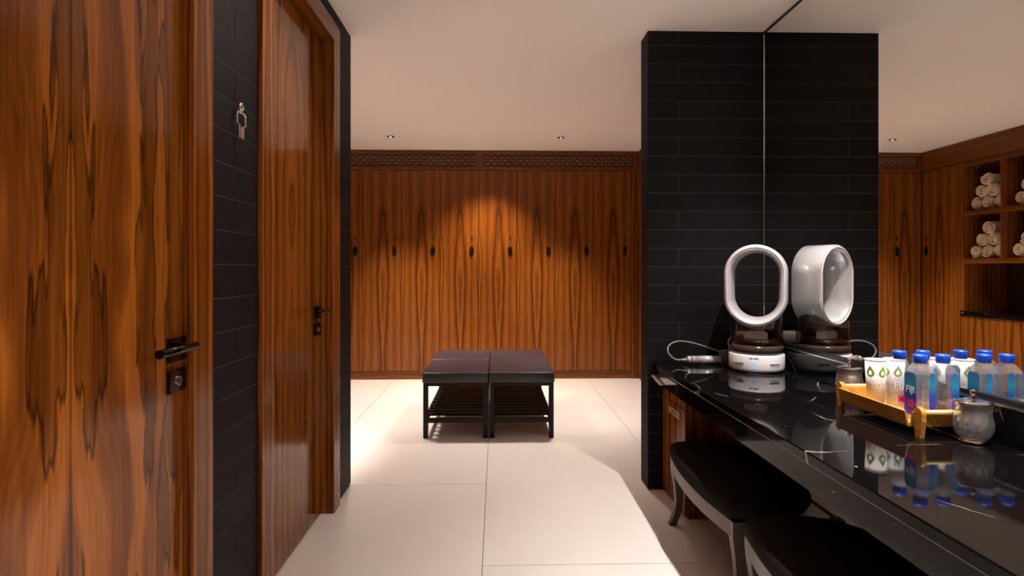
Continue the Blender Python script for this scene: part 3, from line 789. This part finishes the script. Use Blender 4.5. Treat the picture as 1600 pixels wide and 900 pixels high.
tube('power_cable', spline([(-.24, 0, .024), (-.272, .005, .03), (-.300, .015, .062), (-.292, .03, .096), (-.245, .045, .116), (-.18, .055, .112), (-.10, .06, .090), (-.03, .06, .066), (.04, .055, .03), (.10, .05, .004)]), .0038, M['cable'], dr, 8)

# power adapter in the pillar socket
ad = empty('power_adapter', (1.335, YP0, .80), 'white plug adapter on the black pillar behind the fan', 'adapter')
lbox('socket_plate', -.055, .055, -.007, -.0005, .0, .075, M['stone_black'], ad, bev=.002)
lbox('adapter_body', -.048, .05, -.078, -.0075, .006, .068, M['white'], ad, bev=.022, seg=4, smooth=True)
tube('adapter_cable', spline([(-.046, -.045, .03), (-.072, -.045, .034), (-.088, -.045, .0), (-.08, -.10, -.06), (-.06, -.14, -.0935)]), .003, M['white'], ad, 8)

# ------------------------------------------------------------------ bamboo tray
tr = empty('serving_tray', (1.35, 1.88, .70), 'golden bamboo tray with bar handles holding bottles and cups', 'tray')
TX0, TX1, TY0, TY1 = 1.250, 1.444, 1.712, 2.05
ZF, ZR = .733, .772
box('tray_floor', TX0+.006, TX1-.006, TY0+.006, TY1-.006, ZF-.008, ZF, M['bamboo'], tr)
def board(name, p, q, off, mat):
    bm = bmesh.new(); base = Vector((1.35, 1.88, .70))
    # leaning side board from lower inner line to upper outer line
    lo = [Vector((*p, ZF-.008)), Vector((*q, ZF-.008))]; o2 = Vector((off[0], off[1], 0))
    hi = [v+o2*.010+Vector((0, 0, ZR-ZF+.008)) for v in lo]
    th_ = o2*.006
    A = [lo[0], lo[1], hi[1], hi[0]]
    va = [bm.verts.new(v-base) for v in A]; vb = [bm.verts.new(v+th_-base) for v in A]
    bm.faces.new(va[::-1]); bm.faces.new(vb)
    for i in range(4): bm.faces.new((va[i], va[(i+1) % 4], vb[(i+1) % 4], vb[i]))
    link(name, finish(bm, name), mat, tr)
board('tray_side', (TX0, TY0), (TX0, TY1), (-1, 0), M['bamboo']); board('tray_side', (TX1, TY0), (TX1, TY1), (1, 0), M['bamboo'])
board('tray_end', (TX0, TY0), (TX1, TY0), (0, -1), M['bamboo']); board('tray_end', (TX0, TY1), (TX1, TY1), (0, 1), M['bamboo'])
for y, sy in ((TY0-.028, -1), (TY1+.028, 1)):
    for x in (TX0+.004, TX1-.018):
        poly = []
        for k in range(13):
            a = PI*k/12; poly.append((y-1.88+.0175*math.cos(a), .071+.0175*math.sin(a)))
        poly += [(y-1.88-.0175, .05), (y-1.88-.010, 0), (y-1.88+.010, 0), (y-1.88+.0175, .05)]
        prism('handle_post', poly, 'x', x-1.35, x-1.35+.014, M['bamboo'], tr)
    tube('handle_bar', [(TX0+.018-1.35, y-1.88, .072), (TX1-.018-1.35, y-1.88, .072)], .0085, M['bamboo_bar'], tr, 14)

# ------------------------------------------------------------------ water bottles
def bottle_body():
    bm = bmesh.new(); h0 = .033; ch = .010
    def sq(hw, c, z): 
        p = [(hw, -hw+c), (hw, hw-c), (hw-c, hw), (-hw+c, hw), (-hw, hw-c), (-hw, -hw+c), (-hw+c, -hw), (hw-c, -hw)]
        # duplicate to 16 for round neck
        out = []
        for i in range(8):
            a, b = p[i], p[(i+1) % 8]; out += [a, ((a[0]+b[0])/2, (a[1]+b[1])/2)]
        return [bm.verts.new((x, y, z)) for x, y in out]
    def ci(r, z): 
        vs = []
        for k in range(16):
            a = math.radians(-45+22.5*.5*0)+2*PI*(k)/16+math.radians(22.5)*0
            vs.append(bm.verts.new((r*math.cos(a+math.radians(22)), r*math.sin(a+math.radians(22)), z)))
        return vs
    R = [sq(.028, .008, 0), sq(h0, ch, .006), sq(h0, ch, .115), sq(h0, ch, .143), sq(.0225, .009, .165), ci(.0175, .1715), ci(.0145, .1745), ci(.0145, .186)]
    for A, B in zip(R, R[1:]):
        for k in range(16): bm.faces.new((A[k], A[(k+1) % 16], B[(k+1) % 16], B[k]))
    bm.faces.new(R[0][::-1]); bm.faces.new(R[-1])
    return finish(bm, 'bottle_body')
BB = bottle_body(); BB.materials.append(M['clear'])
def cap_me():
    bm = bmesh.new()
    lathe_bm(bm, [(0, .175), (.0185, .175), (.0185, .181), (.0200, .184), (.0205, .196), (.019, .2005), (0, .2018)], 32, rad=lambda j, k, r: r*(1-.02*(k % 2)) if 2 <= j <= 4 else r)
    return finish(bm, 'cap', True)
CAPM = cap_me(); CAPM.materials.append(M['blue_cap'])
NR = bpy.data.meshes.new('neck_ring'); bm = bmesh.new(); lathe_bm(bm, [(.0138, .1735), (.018, .1735), (.018, .1757), (.0138, .1757)], 24); bm.to_mesh(NR); bm.free(); NR.materials.append(M['clear'])
TXT = text_mesh('FIJI', .029); TXT.materials.append(M['letter'])
def flower(r):
    bm = bmesh.new(); n = 50
    o = bm.verts.new((0, 0, 0)); ring = []
    for k in range(n):
        a = 2*PI*k/n; rr = r*(.52+.48*abs(math.cos(2.5*a))**.6); ring.append(bm.verts.new((rr*math.cos(a), rr*math.sin(a), 0)))
    for k in range(n): bm.faces.new((o, ring[k], ring[(k+1) % n]))
    return finish(bm, 'flower')
FLO = flower(.0135); FLO.materials.append(M['pink']); FLC = flower(.004); FLC.materials.append(M['pink_dark'])
def panel(w_, z0, z1, cut):
    """thin label sheet in local xz plane, centred; clipped shoulder corners"""
    bm = bmesh.new(); zc = (z0+z1)/2; a = w_/2
    p = [(-a, z0-zc), (a, z0-zc), (a, z1-zc-cut), (a-cut*.7, z1-zc), (-a+cut*.7, z1-zc), (-a, z1-zc-cut)]
    va = [bm.verts.new((x, 0, z)) for x, z in p]; vb = [bm.verts.new((x, .0004, z)) for x, z in p]
    bm.faces.new(va); bm.faces.new(vb[::-1])
    for i in range(6): bm.faces.new((va[i], va[(i+1) % 6], vb[(i+1) % 6], vb[i]))
    return finish(bm, 'label_sheet'), zc
LAB_W, lzc = panel(.047, .015, .146, .012); LAB_W.materials.append(M['label'])
LAB_N, lzn = panel(.020, .015, .146, .006); LAB_N.materials.append(M['label'])
def make_bottle(x, y, rz, label, faces):
    t = empty('water_bottle', (x, y, ZF+.0005), label, 'bottle', 'water bottles on the tray', rz=rz)
    link('bottle_body', BB, None, t); link('cap', CAPM, None, t)
    link('neck_ring', NR, None, t)
    for (ang, kind, off) in faces:
        R = Matrix.Rotation(ang, 3, 'Z')
        def put(name, me, lx, ly, lz, rx=0):
            o = link(name, me, None, t); v = R @ Vector((lx, ly, 0)); o.location = (v.x, v.y, lz); o.rotation_euler = (rx, 0, ang); return o
        e_ = -.0336
        if kind in ('wide', 'text'): 
            if kind == 'wide': put('label_sheet', LAB_W, 0, e_, lzc)
            put('lettering', TXT, 0, e_-.0007, .092, PI/2)
            f = put('flower_print', FLO, .005, e_-.0007, .050, PI/2)
            c = link('flower_centre', FLC, None, f); c.location = (0, 0, .0003)
        else: put('label_sheet', LAB_N if kind == 'narrow' else LAB_W, off, e_, lzn)
    return t
# face angles: 0 faces -y (towards the room end), -90deg faces -x (towards the aisle)
A_ = -PI/2
make_bottle(1.3190, 1.852, -.55, 'clear water bottle with pink flower print, standing beside the cups', [(0, 'text', 0), (A_, 'narrow', .012)])
make_bottle(1.3990, 1.854, 0.05, 'water bottle mostly hidden behind the front bottles, next to the mirror', [(PI/2, 'narrow', -.012), (PI, 'wide2', 0)])
make_bottle(1.3233, 1.766, .08, 'blue-labelled water bottle with pink flower at the tray corner nearest the aisle', [(A_, 'wide', 0), (0, 'narrow', .012), (PI/2, 'narrow', -.012)])
make_bottle(1.3960, 1.766, .02, 'half-clear water bottle behind the glass jar, close to the mirror', [(0, 'narrow', .013), (PI/2, 'wide2', 0)])

# ------------------------------------------------------------------ paper cups
def make_cup(x, y, rz, label):
    t = empty('paper_cup', (x, y, ZF+.0005), label, 'cup', 'paper cups on the tray', rz=rz)
    lathe('cup_wall', [(.0, .002), (.024, .002), (.0245, 0), (.0255, .0), (.0325, .155), (.0315, .155), (.025, .006), (0, .006)], M['paper'], t, 40)
    bm = bmesh.new(); tube_bm(bm, [(.0325*math.cos(2*PI*k/40), .0325*math.sin(2*PI*k/40), .1555) for k in range(40)], .0016, 6, closed=True); link('cup_rim', finish(bm, 'rim', True), M['paper'], t)
    def at(a, z, o=.0004):
        r = .0255+(.007)*z/.155+o; return Vector((r*math.cos(a), r*math.sin(a), z))
    for k in range(5):
        a0 = 2*PI*k/5; bm = bmesh.new(); n = 22; out, inn = [], []
        for j in range(n):
            th = 2*PI*j/n; up = max(0, math.sin(th))
            sx = .0138*math.cos(th)*(1-.55*up**2); sz = .0140*math.sin(th)+.011*up**3
            out.append(bm.verts.new(at(a0+sx/.031, .112+sz))); inn.append(bm.verts.new(at(a0+.45*sx/.031, .1115+.45*sz)))
        for j in range(n): bm.faces.new((out[j], out[(j+1) % n], inn[(j+1) % n], inn[j]))
        o = link('drop_print', finish(bm, 'drop'), M['green'], t); o['label'] = 'green droplet print'
    bm = bmesh.new()
    for k in range(15):
        a = 2*PI*k/15; z = .070
        q = [at(a-.03, z), at(a+.05, z), at(a+.05, z+.004), at(a-.03, z+.004)]; bm.faces.new([bm.verts.new(v) for v in q])
    link('small_print', finish(bm, 'small_print'), M['print'], t)
make_cup(1.308, 1.955, 3.60, 'white paper cup with green drop prints at the far tray end, nearest the aisle')
make_cup(1.381, 1.965, 3.2, 'white paper cup behind the clear bottle, next to the mirror')

# ------------------------------------------------------------------ crystal jars
def make_jar(x, y, label, cont):
    t = empty('glass_jar', (x, y, .7003), label, 'jar'); t.scale = (.84, .84, 1)
    lathe('base_ring', [(0, 0), (.041, 0), (.043, .003), (.039, .008), (.034, .011), (0, .011)], M['chrome'], t, 40)
    prof = [(.034, .0112), (.045, .018), (.053, .032), (.0565, .046), (.056, .062), (.0525, .082), (.052, .094), (.055, .108), (.058, .114), (.0545, .114), (.049, .094), (.0495, .08), (.052, .06), (.050, .04), (.042, .022), (0, .018)]
    lathe('jar_body', prof, M['crystal'], t, 48, smooth=False, rad=lambda j, k, r: r*(1+(.035 if (k+j) % 4 < 2 else -.035)) if 1 <= j <= 4 else r)
    lathe('jar_contents', [(0, .034), (.028, .035), (.038, .046), (.0405, .06), (.040, .082), (.039, .100), (0, .102)], cont, t, 24)
    ld = lathe('lid', [(0, .1143), (.0575, .1143), (.0585, .1165), (.0555, .119), (.040, .1225), (.020, .1245), (0, .125)], M['chrome'], t, 48)
    lathe('lid_knob', [(0, .1245), (.008, .1245), (.0052, .128), (.0045, .135), (.0075, .1385), (.0095, .1435), (.0085, .149), (.005, .1525), (0, .1535)], M['chrome'], ld, 24)
make_jar(1.380, 1.632, 'cut crystal jar with chrome lid in front of the tray', plain('grey_cotton', (.72, .68, .71), .9))
make_jar(1.378, 2.215, 'cut crystal jar with chrome lid behind the far tray handle', plain('pinkish_cotton', (.75, .60, .52), .9))

# ------------------------------------------------------------------ recessed downlights
for x, y, wt, cone, bl, colr, aim, lab in LAMPS:
    small = y > 5; r = .036 if small else .045
    if 'pinhole' in lab: r = .012
    t = empty('recessed_downlight', (x, y, H), lab, 'light', 'ceiling downlights')
    lathe('trim_ring', [(r*.8, -.0035), (r, -.0035), (r, -.0002), (r*.8, -.0002)], M['ceiling'] if 'pinhole' in lab else M['can'], t, 28)
    lathe('lamp_can', [(0, -.0006), (r*.8, -.0006), (r*.8, -.0003), (0, -.0003)], M['can'], t, 28)
    lathe('lamp_lens', [(0, -.004), (r*.22, -.004), (r*.22, -.0007), (0, -.0007)], M['lamp'], t, 20)
    ld = bpy.data.lights.new('downlight_beam', 'SPOT'); lo = bpy.data.objects.new('downlight_beam', ld); COL.objects.link(lo)
    ld.energy = wt; ld.color = colr; ld.spot_size = math.radians(cone); ld.spot_blend = bl; ld.shadow_soft_size = .10 if 'benches' in lab else (.022 if small else .012)
    lo.parent = t; lo.location = (0, 0, -.012)
    d = Vector((aim[0], aim[1], -1)); lo.rotation_euler = d.to_track_quat('-Z', 'Y').to_euler()
